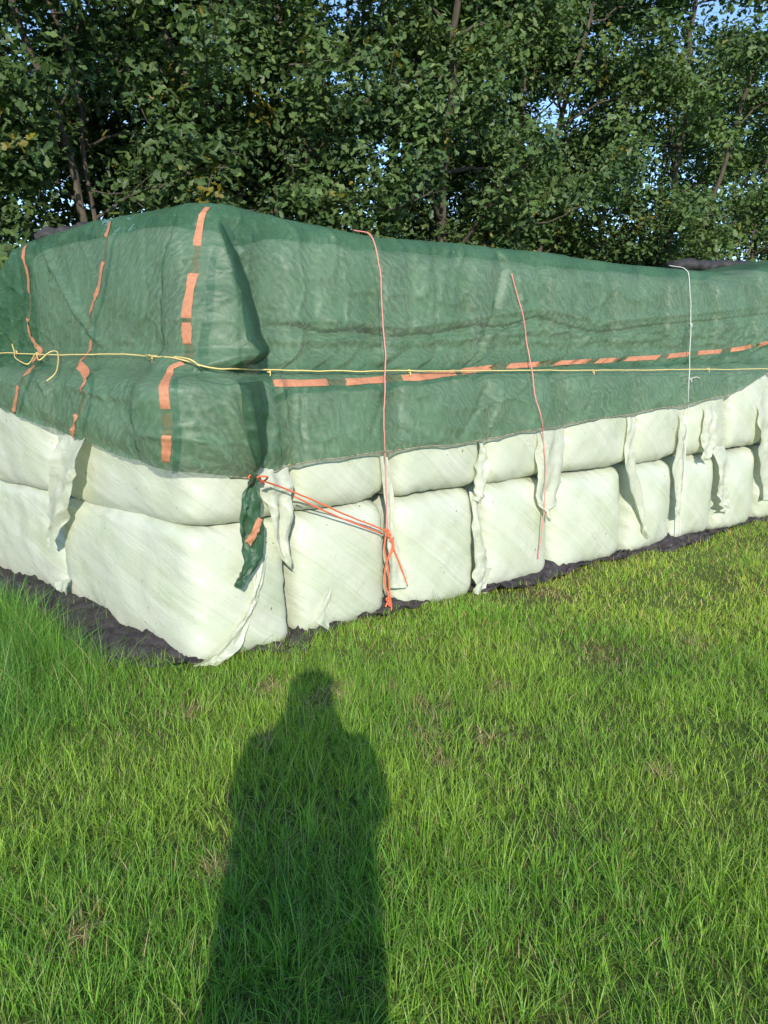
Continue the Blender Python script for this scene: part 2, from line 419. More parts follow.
# folds that run together where the net's corner is tied
for a, b, d in [((232, 385), (244, 440), .030), ((222, 392), (239, 445), -.03), ((210, 396), (235, 452), .028), ((198, 408), (231, 458), -.026), ((186, 430), (230, 466), .020), ((176, 445), (226, 472), -.014)]:
    crease('R', [a, b, (251, 475)], d, .016)
GATHER = face_hit(251, 477, 'R')

def seg_dist(s, z, P):
    best = np.full(s.shape, 9.0); par = np.zeros(s.shape); L = 0; n = len(P) - 1
    for i in range(n):
        a, b = P[i], P[i + 1]; ab = b - a
        t = np.clip(((s - a[0]) * ab[0] + (z - a[1]) * ab[1]) / (ab @ ab), 0, 1)
        d = np.hypot(s - a[0] - t * ab[0], z - a[1] - t * ab[1])
        k = d < best; best = np.where(k, d, best); par = np.where(k, (i + t) / n, par)
    return best, par

lobe_u = np.array(pl('R', [(217, 219), (224, 258), (230, 297), (234, 340), (235, 362)]))
lobe_v = np.array(pl('R', [(219, 219), (233, 258), (244, 292), (256, 336), (256, 362)]))
low_u = np.array(pl('R', [(224, 378), (230, 410), (239, 445), (249, 475)]))
low_v = np.array(pl('R', [(258, 378), (260, 410), (261, 445), (256, 475)]))
def itp(z, A): return np.interp(z, A[::-1, 1], A[::-1, 0])

def net_n(s, z, wrinkle=True):
    H = top(s)
    n = np.full(s.shape, .046)
    lo = np.clip((z - .75) / .74, 0, 1); hi = np.clip((z - 1.52) / (.80), 0, 1)
    n += np.where(z < 1.5, .035 * np.sin(np.pi * lo), .035 * np.sin(np.pi * hi) ** .7)
    n -= .045 * np.exp(-((z - 1.49) / .045) ** 2)
    for g in BND3: n -= .024 * np.exp(-((s - g) / .06) ** 2) * (z > 1.5) * sstep(2.3, 2.1, z)
    for g in BND2: n -= .020 * np.exp(-((s - g) / .06) ** 2) * (z <= 1.5)
    # puffed corner lobe with a flank that falls back to the side
    a, b = itp(z, lobe_u), itp(z, lobe_v)
    B = np.interp(z, [1.50, 1.58, 1.8, 2.05, 2.28], [.10, .19, .17, .09, .0])
    n += np.where(z > 1.49, B * (1 - np.clip((s - a) / np.maximum(b - a, .02), 0, 1)) * sstep(-.35, .02, s), 0)
    a, b = itp(z, low_u), itp(z, low_v)
    B = np.interp(z, [.95, 1.05, 1.3, 1.44, 1.5], [.02, .09, .14, .15, .09])
    n += np.where(z <= 1.49, B * (1 - np.clip((s - a) / np.maximum(b - a, .03), 0, 1)) * sstep(-.30, .0, s), 0)
    n = n - .034 * np.exp(-((z - np.interp(s, HS, HZ)) / .07) ** 2) * (s < .6)
    if wrinkle:
        n = n + .013 * fbm(s * 2.4, z * 1.6, 0, 31, 2) + .004 * fbm(s * 7, z * 4.5, 0, 41, 2)
        rg = 1 - np.abs(fbm(s * 3.3 + .5 * z, z * 3.6 + .4 * s, 0, 51, 2))
        n = n + .024 * np.clip(rg, 0, 1) ** 7 * (.4 + .6 * vn(s * 1.3, z * 1.5, 0, 66) ** 2)
        for k_, (ca, sa) in enumerate([(.94, .34), (.5, -.87), (.98, -.2)]):
            uu, vv = s * ca + z * sa, -s * sa + z * ca
            rg3 = 1 - np.abs(vn(uu * 5.5 + .6 * vn(s * 3, z * 3, 0, 84), vv * 1.3, k_ * 7.0, 83 + k_)) * 2.2
            n = n + .013 * np.clip(rg3, 0, 1) ** 2 * sstep(.0, .7, vn(s * 1.7, z * 1.9, k_ * 3.0, 87))
        rg2 = 1 - np.abs(fbm(s * 8 + 2 * z, z * 7.0, 0, 71, 2))
        n = n + .010 * np.clip(rg2, 0, 1) ** 6 * (.3 + sstep(-.2, .5, vn(s * 2.2, z * 2.5, 0, 73)))
        pk = np.exp(-((z - 1.70) / .09) ** 2) * sstep(.3, .5, s)
        n = n + .016 * pk * np.clip(1 - np.abs(fbm(s * 9, z * 16, 0, 75, 2)) * 1.6, -.6, 1)
        for P, d, wd in CREASES:
            ds, t = seg_dist(s, z, P)
            n = n + d * np.exp(-(ds / wd) ** 2) * np.clip(np.minimum(t, 1 - t) * 6 + .15, 0, 1)
    return n

RT = .09
def net_point(s, z, dn=0.0, wrinkle=True):
    s = np.atleast_1d(np.asarray(s, float)); z = np.broadcast_to(np.asarray(z, float), s.shape)
    H = top(s); z = np.minimum(z, H - .001)
    n = net_n(s, z, wrinkle) + dn
    e = np.clip((z - (H - RT)) / RT, 0, 1)
    n = n - (RT + 0 * dn) * (1 - np.sqrt(np.maximum(0, 1 - e * e)))
    xy = rim(s, z, n)
    return np.column_stack([xy, z + np.where(e > .9, dn * .8, 0)])

# ---------------------------------------------------------------- net sheet
sv = np.concatenate([np.arange(-3.1, -.4, .017), np.arange(-.4, .75, .0085), np.arange(.75, 8.0, .0165)])
nw = 118
rows = []
q = np.linspace(0, 1, nw)
q = q ** .93
for k in q:
    h, H = hem(sv), top(sv)
    z = h + (H - RT - h) * k
    rows.append(net_point(sv, z))
for a in np.linspace(0, 1, 11)[1:]:
    H = top(sv); z = H - RT + RT * np.sin(a * np.pi / 2)
    rows.append(net_point(sv, np.minimum(z, H - .0011)))
C3 = C0 + SHIFT
q_right = C3 + V * .9 + U * np.maximum(.9, sv)[:, None]
q_left = C3 + U * .9 + V * np.maximum(.9, -sv)[:, None]
Q = np.where((sv > 0)[:, None], q_right, q_left)
last = rows[-1]
for k in np.linspace(0, 1, 9)[1:]:
    p = last.copy(); p[:, :2] = last[:, :2] * (1 - k) + Q * k
    p[:, 2] = last[:, 2] + .012 * np.sin(k * 2) + .010 * fbm(p[:, 0] * 3, p[:, 1] * 3, 0, 91) * min(1, k * 3)
    rows.append(p)
Vn = np.vstack(rows)
net = mesh_np('cover_net', Vn, grid_faces(len(rows), len(sv)), mat=M['net'])
tag(net, 'dark green woven cover net with orange bands draped over the stack of bales', 'cover net')

# doubled-over folds of the net at the corner, flank shade in their colour
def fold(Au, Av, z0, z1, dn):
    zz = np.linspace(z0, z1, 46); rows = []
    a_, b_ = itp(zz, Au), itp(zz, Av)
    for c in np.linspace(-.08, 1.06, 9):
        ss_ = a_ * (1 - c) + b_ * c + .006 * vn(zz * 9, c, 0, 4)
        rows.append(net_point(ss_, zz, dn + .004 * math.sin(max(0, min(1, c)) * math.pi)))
    mesh_np('doubled_shaded_fold', np.vstack(rows), grid_faces(9, len(zz)), mat=M['net2'], parent=net)
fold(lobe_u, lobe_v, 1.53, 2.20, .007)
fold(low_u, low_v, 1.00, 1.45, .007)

# hem cord
hs = np.arange(.22, 8, .02)
hp = net_point(hs, hem(hs) - .002, .003)
v_, f_, c_ = tube(hp, .0045, 6)
mb = MB(); mb.add(v_, f_, c_); mb.build('hem_cord', M['cord'], net)

# orange bands: woven through the net, up for a stretch and under for the next
def project(p):
    d = np.asarray(p, float) - np.array([0, 0, CAM_H])
    f = d[..., 1] * math.cos(PITCH) - d[..., 2] * math.sin(PITCH)
    up = d[..., 1] * math.sin(PITCH) + d[..., 2] * math.cos(PITCH)
    return np.stack([CX + F_PX * d[..., 0] / f, CY - F_PX * up / f], -1)

def net_hit(u, v, face, dn=.0):
    """(s,z) on the real, puffed net surface that the photo shows at (u,v)"""
    s, z = face_hit(u, v, face, .05)
    for _ in range(9):
        ps = np.array([s, s + .004, s]); pz = np.array([z, z, z + .004])
        q = project(net_point(ps, pz, dn, False))
        J = np.column_stack([(q[1] - q[0]) / .004, (q[2] - q[0]) / .004])
        if abs(np.linalg.det(J)) < 200: break
        st = np.clip(np.linalg.solve(J, np.array([u, v]) - q[0]), -.06, .06)
        s, z = s + st[0], z + st[1]
    return s, z

def band(segs, width):
    """orange bands woven through the net: each stretch that surfaces is a part"""
    und = [(f1, [p1[-1], p2[0]]) for (f1, p1), (f2, p2) in zip(segs, segs[1:])]
    for i, (face, pts) in enumerate(list(segs) + und):
        under = i >= len(segs)
        P = smooth_line(np.array([net_hit(u, v, face) for u, v in pts]), 10)
        T = np.gradient(P, axis=0); T /= np.linalg.norm(T, axis=1)[:, None]
        Nn = np.column_stack([-T[:, 1], T[:, 0]])
        rows = []
        ww = width * (1 + .12 * fbm(np.arange(len(P)) * .2, i, 0, 3))[:, None]
        for c in np.linspace(-.5, .5, 5):
            q = P + Nn * c * ww
            e = np.linspace(0, 1, len(P))
            dn = .006 - .010 * (np.exp(-(e / .05) ** 2) + np.exp(-((1 - e) / .05) ** 2))
            if under: dn = -.005
            rows.append(net_point(q[:, 0], q[:, 1], dn))
        mesh_np('orange_band', np.vstack(rows), grid_faces(5, len(P)), mat=M['band'], parent=net)

band([('R', p) for p in [[(271, 383), (300, 383), (329, 382)], [(343, 382), (385, 379)], [(400, 378), (425, 376), (456, 372)], [(459, 372), (493, 367)], [(506, 366), (540, 364)], [(553, 363), (590, 361)], [(597, 361), (618, 360)], [(627, 359), (659, 357)], [(667, 356), (690, 354)], [(697, 353), (722, 351)], [(731, 350), (752, 346)], [(757, 345), (778, 339)], [(783, 338), (800, 334)]]], .036)
band([('L', p) for p in [[(30, 243), (28, 260), (30, 272), (29, 296)], [(29, 318), (31, 335), (34, 362)], [(33, 366), (29, 374)], [(20, 385), (17, 400), (16, 413)]]], .034)
band([('L', p) for p in [[(113, 220), (109, 228), (106, 238)], [(105, 259), (101, 285), (96, 302), (91, 318)], [(95, 338), (93, 350), (87, 365), (88, 380), (84, 395)], [(78, 414), (76, 426), (75, 438)]]], .030)
band([('L', p) for p in [[(209, 207), (203, 218), (198, 248)], [(195, 272), (190, 295), (188, 320)], [(188, 322), (189, 345)], [(186, 362), (172, 369), (167, 382), (167, 412)], [(168, 434), (167, 450), (167, 463)]]], .023)

# gathered tail of the net
def strip_mesh(rows_px, face, n0, wob, nr=40, nc=13, zfix=True, seed=3, fold=2.2, jit=1.5):
    A = smooth_line(np.array([r[0] for r in rows_px], float), 8); B = smooth_line(np.array([r[1] for r in rows_px], float), 8)
    t = np.linspace(0, 1, len(A)); tt = np.linspace(0, 1, nr)
    A = np.column_stack([np.interp(tt, t, A[:, k]) for k in (0, 1)]); B = np.column_stack([np.interp(tt, t, B[:, k]) for k in (0, 1)])
    nn, dd = (NU, U) if face == 'R' else (NV, V)
    out = []
    for i in range(nr):
        for j in range(nc):
            c = j / (nc - 1); uv = A[i] * (1 - c) + B[i] * c
            ej = np.array([jit * float(vn(tt[i] * 9, seed, 0, 5) * (1 - c) + vn(tt[i] * 9, seed, 4, 6) * c), 0]); uv = uv + ej
            s, z = face_hit(uv[0], uv[1], face, n0, zfix)
            ph = seed * 1.7 + tt[i] * 3.2
            n = n0 + wob * (math.sin(c * fold * math.pi * 2 + ph) * .6 + float(fbm(c * 4 + seed, tt[i] * 9, seed, seed)) * .75)
            n = n * (.45 + .55 * min(1, tt[i] / .18)) if wob < .025 and n0 < .1 else n
            edge = abs(c - .5) * 2
            n += wob * (.9 * float(vn(tt[i] * 4, seed, 2 * (c > .5), 12)) * edge ** 2 + .9 * max(0, 1 - abs(float(vn(c * 2.5 + tt[i] * 3, tt[i] * 2, seed, 13))) * 3))
            p = C0 + dd * (s if face == 'R' else -s) + nn * n
            out.append((p[0], p[1], z))
    return np.array(out), grid_faces(nr, nc)

tail_rows = [((249, 474), (256, 474)), ((246, 486), (257, 488)), ((240, 505), (260, 505)), ((239, 525), (263, 525)), ((241, 548), (263, 548)), ((240, 566), (262, 562)), ((237, 582), (252, 574)), ((236, 588), (241, 588))]
v_, f_ = strip_mesh(tail_rows, 'R', .13, .028, 50, 15, seed=4, fold=1.3, jit=.7)
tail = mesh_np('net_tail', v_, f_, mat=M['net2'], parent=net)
v_, f_ = strip_mesh([((258, 517), (263, 520)), ((252, 530), (258, 532)), ((245, 541), (251, 546))], 'R', .172, .006, 16, 6, seed=2, fold=.6, jit=.2)
mesh_np('orange_band', v_, f_, mat=M['band'], parent=tail)

# ---------------------------------------------------------------- bales
def cube_sphere(n):
    t = np.linspace(-1, 1, n); a, b = np.meshgrid(t, t, indexing='ij'); a, b = a.ravel(), b.ravel(); o = np.ones_like(a)
    P, F, k = [], [], 0
    g = grid_faces(n, n)
    for P_, flip in [((o, a, b), 0), ((-o, a, b), 1), ((a, o, b), 1), ((a, -o, b), 0), ((a, b, o), 0), ((a, b, -o), 1)]:
        P.append(np.column_stack(P_)); F.append((g[:, ::-1] if flip else g) + k); k += n * n
    P = np.vstack(P); F = np.vstack(F)
    key = np.round(P * 1e5).astype(np.int64)
    _, idx, inv = np.unique(key, axis=0, return_index=True, return_inverse=True)
    return P[idx], inv.ravel()[F]
CS = cube_sphere(46)
UXV = (float(V @ U), float(V @ -NU))     # V in the bale's local frame
bale_no = 0
def bale(x0, x1, d0, d1, z0, z1, label, skew=False, out=.0, k=9.5, push=0.0):
    """wrapped bale; local x along the right side, y inwards, z up"""
    global bale_no; bale_no += 1
    sd = bale_no * 13
    P, F = CS
    nrm = (np.abs(P) ** k).sum(1) ** (1 / k)
    p = P / nrm[:, None]
    p = p / np.abs(p).max(0)
    hx, hy, hz = (x1 - x0) / 2, (d1 - d0) / 2, (z1 - z0) / 2
    q = p * np.array([hx, hy, hz])
    # pillowed faces and settled, uneven shape
    pil = .045
    for ax in (0, 1, 2):
        o1, o2 = [i for i in (0, 1, 2) if i != ax]
        q[:, ax] += np.sign(p[:, ax]) * np.abs(p[:, ax]) ** 6 * pil * (1 - p[:, o1] ** 2) * (1 - p[:, o2] ** 2) * (1.0 if ax == 1 else .5)
    wob = .011 * np.column_stack([fbm(q[:, 1] * 3, q[:, 2] * 3, q[:, 0] * 3, sd + i) for i in range(3)])
    q += wob
    # film wrinkles running slantwise, stronger at the edges
    nn = p ** 7; nn /= np.linalg.norm(nn, axis=1)[:, None] + 1e-9
    e = np.sort(np.abs(p), axis=1)[:, 1] ** 6
    w_ = q[:, 0] * .62 - q[:, 1] * .13 + q[:, 2] * .76
    q += nn * ((.0012 + .007 * e) * fbm(w_ * 34, q[:, 0] * 4, q[:, 1] * 4, sd + 9))[:, None]
    # sag of the bottom half outwards
    q[:, 1] -= .02 * (1 - (p[:, 2] * .5 + .5)) * (p[:, 1] < 0) * np.abs(p[:, 1])
    q[:, 2] += (.03 * vn(q[:, 0] * 3.5, q[:, 1] * 3.5, 0, sd + 21) + .01) * np.clip(-p[:, 2], 0, 1) ** 3 * (z0 < 0)
    if skew:
        q[:, 0] = q[:, 0] + (q[:, 1] + hy) * UXV[0] / UXV[1]
    q[:, 1] -= push * (p[:, 1] < 0)
    loc2 = C0 + U * (x0 + x1) / 2 - NU * ((d0 + d1) / 2)
    if skew:
        loc2 = C0 + U * (x0 + x1) / 2 - NU * ((d0 + d1) / 2) + U * d0 * UXV[0] / UXV[1]
    q[:, 2] += hz
    o = mesh_np('silage_bale', q, F, mat=M['film'], loc=(loc2[0], loc2[1], z0), rz=UANG)
    tag(o, label, 'silage bale', 'pale green wrapped silage bales in the stack')
    return o

BAL = {}
LEN = 1.40
BAL['c1'] = bale(.015, .60, .0, LEN, -.03, .725, 'pale green wrapped bottom bale at the near corner, behind the hanging net tail', True, k=11)
BAL['l1'] = bale(.015, .62, LEN - .03, 2.85, -.03, .725, 'pale green wrapped bottom bale at the left end above the black ground fabric', True, k=11)
BAL['c2'] = bale(.03, .59, .0, LEN + .03, .715, 1.47, 'pale green wrapped middle bale at the near corner, half under the green net', True, k=11)
BAL['l2'] = bale(.0, .61, LEN + .0, 2.88, .715, 1.47, 'pale green wrapped middle bale at the left edge with a long white film flap', True, k=11)
ordn = ['second', 'third', 'fourth', 'fifth', 'sixth', 'seventh', 'eighth', 'ninth', 'tenth', 'eleventh']
feat1 = {0: 'touched by knotted orange twine', 1: 'just right of the orange knotted twine', 2: 'long film tail at its left', 3: 'the widest one, right of the pink twine', 4: 'between two narrow film tails', 5: 'right of the white twine', 6: 'near the right edge', 7: 'cut by the right edge of view'}
feat2 = {0: 'crossed by slanting orange twine', 1: 'right of the pink twine', 2: 'left of a broad film flap', 3: 'broad film flap hanging at its left', 4: 'with a torn film tail at its left', 5: 'right of the white twine', 6: 'near the right edge where the net rises', 7: 'cut by the right edge of view'}
for i in range(8):
    j1, j2 = (RNG.random(2) - .5) * .03
    BAL['r1%d' % i] = bale(BND1[i] + .016, BND1[i + 1] - .014, .0 + j1, 1.4, -.03, .725 + (RNG.random() - .5) * .015,
        'pale bottom bale, %s from corner, %s' % (ordn[i], feat1[i]))
    BAL['r2%d' % i] = bale(BND2[i] + .016, BND2[i + 1] - .014, -.005 + j2, 1.4, .722, 1.47,
        'pale wrapped middle bale, %s from corner, %s' % (ordn[i], feat2[i]))
    x0, x1 = BND3[i] + .01, BND3[i + 1] - .01
    zt = float(np.min(top(np.array([x0, (x0 + x1) / 2, x1])))) - .045
    bale(x0 + .08, x1 + .08, .165, 1.5, 1.475, zt,
        'topmost bale showing faintly through the green net, %s from the corner' % ordn[i])
bale(.26, .66, .41, 2.10, 1.475, 2.24, 'topmost bale at the near corner, showing faintly through the green net', True, k=9)

# loose film flaps, parts of the bales they peel from
def flap(b, rows, face='R', n0=.055, wob=.016, seed=1, fold=1.6):
    v_, f_ = strip_mesh(rows, face, n0, wob, 44, 11, True, seed, fold)
    o = mesh_np('film_flap', v_, f_, mat=M['flap'])
    bpy.context.view_layer.update()
    o.parent = BAL[b]; o.matrix_parent_inverse = BAL[b].matrix_world.inverted()
    return o
flap('l2', [((57, 432), (82, 438)), ((52, 462), (79, 462)), ((47, 492), (76, 480)), ((46, 520), (69, 503)), ((47, 537), (62, 519)), ((51, 547), (55, 543))], 'L', .085, .02, 1, 1.0)
flap('c2', [((257, 474), (292, 464)), ((258, 484), (293, 480)), ((263, 498), (292, 496)), ((269, 512), (290, 521)), ((274, 540), (287, 546)), ((282, 560), (292, 566)), ((289, 568), (295, 571))], 'R', .075, .018, 2, 1.7)
flap('c1', [((262, 552), (271, 556)), ((253, 590), (264, 588)), ((246, 612), (257, 608)), ((230, 634), (244, 638)), ((211, 654), (230, 655)), ((195, 667), (217, 665))], 'R', .075, .014, 3, 1.0)
flap('c1', [((53, 583), (62, 580)), ((57, 600), (72, 601)), ((75, 619), (86, 615)), ((98, 636), (106, 629)), ((133, 656), (139, 647)), ((160, 669), (166, 660))], 'L', .07, .014, 5, .8)
flap('r10', [((334, 540), (339, 541)), ((330, 560), (336, 562)), ((325, 585), (333, 590)), ((319, 608), (329, 612)), ((315, 621), (328, 630))], 'R', .040, .006, 6, .5)
flap('r20', [((382, 455), (392, 458)), ((384, 490), (392, 492)), ((386, 525), (393, 528)), ((387, 549), (399, 555)), ((386, 575), (404, 575)), ((388, 589), (405, 586))], 'R', .06, .014, 7, 1.0)
flap('r21', [((480, 438), (486, 437)), ((476, 465), (488, 462)), ((473, 485), (485, 490)), ((475, 500), (481, 505))], 'R', .06, .014, 8, 1.0)
flap('r12', [((473, 492), (479, 495)), ((473, 530), (483, 532)), ((474, 560), (489, 556)), ((474, 582), (490, 572)), ((475, 594), (483, 595))], 'R', .06, .014, 9, 1.0)
flap('r23', [((539, 424), (567, 421)), ((538, 450), (566, 450)), ((538, 474), (562, 474)), ((536, 500), (558, 499)), ((541, 512), (552, 512)), ((546, 521), (549, 519))], 'R', .08, .02, 10, 1.6)
flap('r24', [((629, 412), (638, 411)), ((627, 435), (635, 432)), ((624, 459), (637, 463)), ((631, 495), (641, 495)), ((640, 524), (646, 524)), ((646, 538), (649, 538))], 'R', .07, .016, 11, 1.1)
flap('r25', [((679, 407), (686, 405)), ((676, 435), (685, 435)), ((674, 460), (684, 460)), ((674, 500), (682, 497)), ((675, 518), (680, 516))], 'R', .06, .014, 12, 1.1)
flap('r25', [((706, 402), (718, 400)), ((703, 430), (714, 428)), ((701, 450), (712, 448)), ((700, 460), (709, 461))], 'R', .07, .016, 13, 1.4)
flap('r16', [((715, 447), (729, 446)), ((718, 480), (728, 478)), ((718, 500), (728, 500)), ((719, 511), (727, 512))], 'R', .06, .016, 14, 1.2)
flap('r27', [((761, 392), (776, 388)), ((758, 425), (773, 420)), ((758, 445), (772, 443)), ((761, 475), (775, 472)), ((762, 500), (774, 500))], 'R', .065, .016, 15, 1.2)

# ---------------------------------------------------------------- twines
def face_xyz(u, v, face, dn):
    """point on the stack's side seen at (u,v): on the net where the net is, else on the bales"""
    s, z = face_hit(u, v, face, .05)
    if z >= hem(np.array([s]))[0]: s, z = net_hit(u, v, face, min(dn, .05))
    sa = np.array([s]); za = np.array([z])
    if z >= hem(sa)[0]:
        ex = max(0.0, float(net_n(sa, za, False)[0] - net_n(sa, za, True)[0]))
        return net_point(sa, za, dn + ex, True)[0]
    p = rim(sa, np.minimum(za, 1.4), np.array([.045 + dn]))[0]
    return np.array([p[0], p[1], z])

def twine(name, mat, pts, r, label, cat='twine', dn=.012, group=None, extra=(), knots=(), m=10):
    P = []; dense = []
    for q, q1 in zip(pts, pts[1:] + pts[-1:]):
        if len(q) >= 3 and isinstance(q[2], str) and isinstance(q1[2], str) and q[2] == q1[2]:
            k = max(1, int(math.hypot(q1[0] - q[0], q1[1] - q[1]) / 9))
            d0, d1 = [(e[3] if len(e) > 3 else dn) for e in (q, q1)]
            for i in range(k):
                f = i / k; dense.append((q[0] + (q1[0] - q[0]) * f, q[1] + (q1[1] - q[1]) * f, q[2], d0 + (d1 - d0) * f))
        else: dense.append(q)
    if len(pts[-1]) >= 3: dense.append(pts[-1])
    for q in dense:
        P.append(face_xyz(q[0], q[1], q[2], (q[3] if len(q) > 3 else dn)) if len(q) >= 3 and isinstance(q[2], str) else np.array(q))
    P = np.array(P); P[1:-1] = .25 * P[:-2] + .5 * P[1:-1] + .25 * P[2:]
    P = smooth_line(P[np.concatenate([[True], np.linalg.norm(np.diff(P, axis=0), axis=1) > .004])], 4)
    P = P + .0025 * np.column_stack([fbm(np.arange(len(P)) * .12, i * 9.0, 0, 77 + i) for i in range(3)])
    v_, f_, c_ = tube(P, r, 7)
    mb = MB(); mb.add(v_, f_, c_)
    for e in extra:
        E = smooth_line([face_xyz(q[0], q[1], q[2], q[3] if len(q) > 3 else dn) for q in e], 8)
        v_, f_, c_ = tube(E, r, 7); mb.add(v_, f_, c_)
    o = mb.build(name, mat); tag(o, label, cat, group)
    for (u, v, fc) in knots:
        c = face_xyz(u, v, fc, dn + .004)
        a = np.linspace(0, 4 * np.pi, 40)
        K = np.column_stack([np.cos(a) * r * 2.0, np.sin(a * 1.5) * r * 1.6, np.sin(a) * r * 2.0]) + c
        v_, f_, c_ = tube(K, r * .95, 6); kb = MB(); kb.add(v_, f_, c_)
        T = smooth_line([c, c + np.array([r * 2, -r * 2, -r * 3]), c + np.array([r * 1.5, -r * 3, -r * 7])], 5)
        v_, f_, c_ = tube(T, r * .8, 6); kb.add(v_, f_, c_)
        kb.build('knot', mat, o)
    return o

GT = 'twines tying down the net'
twine('baler_twine', M['yellow'], [(-40, 352, 'L', .05), (8, 353, 'L', .05), (60, 355, 'L', .05), (120, 354, 'L', .05), (165, 356, 'L', .05), (186, 360, 'L', .04), (203, 367, 'R', .03), (225, 369, 'R', .03), (262, 370, 'R', .05), (300, 370.5, 'R', .05), (340, 371, 'R', .05), (410, 371, 'R', .05), (480, 370.5, 'R', .05), (540, 370.5, 'R', .05), (600, 370, 'R', .05), (650, 370, 'R', .05), (700, 369.5, 'R', .05), (750, 369, 'R', .05), (820, 368, 'R', .05)],
      .0036, 'yellow twine stretched sideways around the whole green net at mid height', dn=.03, group=GT,
      extra=[[(12, 344, 'L', .05), (16, 352, 'L', .06), (18, 358, 'L', .06), (31, 364, 'L', .06), (37, 354, 'L', .06), (43, 360, 'L', .06), (55, 352, 'L', .06), (62, 353, 'L', .06), (60, 371, 'L', .06), (53, 381, 'L', .05)], [(165, 357, 'L', .05), (172, 354, 'L', .06), (186, 358, 'L', .05), (200, 366, 'R', .05)]],
      knots=[(16, 352, 'L'), (37, 354, 'L'), (172, 356, 'L'), (268, 371, 'R'), (408, 371, 'R'), (593, 371, 'R'), (708, 369, 'R')])
def over(s_, dn=.008):
    H = float(top(s_)); a = np.radians([90, 70, 50, 32, 16])
    P = [tuple(net_point(np.array([s_]), np.array([H - RT + RT * math.sin(k)]), dn)[0] + np.array([0, 0, dn * math.sin(k)])) for k in a]
    b = np.array(P[0]); return [tuple(b + np.array([V[0], V[1], 0]) * .10 + np.array([0, 0, .02]))] + P
top_s = face_hit(366, 234, 'R')[0]
inl = net_point(np.array([top_s]), np.array([2.3]), .0)[0]
twine('baler_twine', M['pink'], over(top_s + .02) + [(377, 262, 'R'), (380, 285, 'R'), (382, 320, 'R', .03), (383, 360, 'R', .06), (384, 400, 'R', .04), (384, 430, 'R', .03), (383, 455, 'R', .03), (384, 500, 'R', .035), (384, 530, 'R', .03)],
      .0037, 'pink twine hanging straight down over the net to the orange knot', group=GT)
twine('baler_twine', M['orange'], [(250, 477, 'R', .16), (270, 484, 'R', .12), (310, 500, 'R', .09), (350, 517, 'R', .06), (384, 530, 'R', .035)],
      .0048, 'orange twine slanting from the tied net corner to a knot on the pink twine', group=GT, dn=.03,
      extra=[[(250, 479, 'R', .14), (256, 474, 'R', .17), (246, 474, 'R', .17), (250, 480, 'R', .16)], [(286, 494, 'R', .09), (330, 514, 'R', .06), (380, 533, 'R', .03)], [(384, 530, 'R'), (389, 545, 'R', .05), (384, 562, 'R'), (382, 580, 'R', .03), (386, 596, 'R', .03), (383, 606, 'R', .03)], [(384, 530, 'R'), (382, 548, 'R', .03), (386, 570, 'R', .03), (387, 590, 'R', .03), (389, 606, 'R', .03)], [(386, 533, 'R'), (392, 550, 'R', .03), (399, 568, 'R', .03), (405, 585, 'R', .03)], [(384, 558, 'R', .04), (388, 548, 'R', .04), (390, 536, 'R', .04)]],
      knots=[(384, 530, 'R'), (386, 534, 'R'), (385, 598, 'R'), (387, 603, 'R'), (251, 477, 'R')])
s2 = face_hit(511, 262, 'R')[0]; i2 = net_point(np.array([s2]), np.array([2.3]), 0)[0]
twine('baler_twine', M['pink'], [(512, 274, 'R'), (518, 298, 'R'), (526, 340, 'R', .03), (530, 371, 'R', .06), (534, 395, 'R', .04), (540, 432, 'R', .035), (539, 470, 'R', .07), (537, 510, 'R', .07), (537, 540, 'R', .04), (536, 558, 'R', .03)],
      .0040, 'reddish pink twine slanting down the middle of the net towards a broad film flap', group=GT)
s3 = face_hit(684, 270, 'R')[0]; i3 = net_point(np.array([s3]), np.array([2.3]), 0)[0]
twine('baler_twine', M['white'], over(s3 + .02) + [(690, 292, 'R'), (691, 310, 'R'), (690, 335, 'R', .03), (688, 370, 'R', .06), (685, 405, 'R', .04), (681, 440, 'R', .05), (678, 490, 'R', .05), (676, 535, 'R', .04)],
      .0033, 'white twine hanging down over the net near the right end', group=GT, knots=[(691, 324, 'R'), (688, 379, 'R')],
      extra=[[(688, 379, 'R', .05), (694, 377, 'R', .04), (699, 378, 'R', .03)]])

# ---------------------------------------------------------------- black sheets lying on top, ground fabric
def roll(a, b, rr, label, seed, sq=.62):
    n = 40; t = np.linspace(0, 1, n)
    P = np.array(a)[None] * (1 - t)[:, None] + np.array(b)[None] * t[:, None]
    P[:, 2] += .012 * fbm(t * 5, seed, 0, seed)
    v_, f_, c_ = tube(P, rr * (1 + .12 * fbm(t * 7, 3, 0, seed)), 18)
    c = P.mean(0); v_[:, 2] = c[2] + (v_[:, 2] - c[2]) * sq
    v_ += .008 * np.column_stack([fbm(v_[:, 0] * 14, v_[:, 1] * 14, v_[:, 2] * 14, seed + i) for i in range(3)])
    mb = MB(); mb.add(v_, f_, c_)
    o = mb.build('rolled_sheet', M['roll']); tag(o, label, 'plastic sheet'); return o
# measured above the top edge, a little behind it
def at_depth(u, v, Y): d = ray(u, v); return d * (Y / d[1]) + np.array([0, 0, CAM_H])
roll(at_depth(40, 239, 5.15), at_depth(92, 230, 5.15), .075, 'short roll of black sheet lying on top of the net at the left', 5)
roll(at_depth(672, 268, 7.35), at_depth(748, 265, 7.75), .10, 'black rolled sheet lying on top of the net at the right end', 8, .5)

# ground height
def gz(x, y):
    return .022 * fbm(np.asarray(x) * 1.1, np.asarray(y) * 1.1, 0, 11) + .008 * fbm(np.asarray(x) * 4, np.asarray(y) * 4, 0, 12)

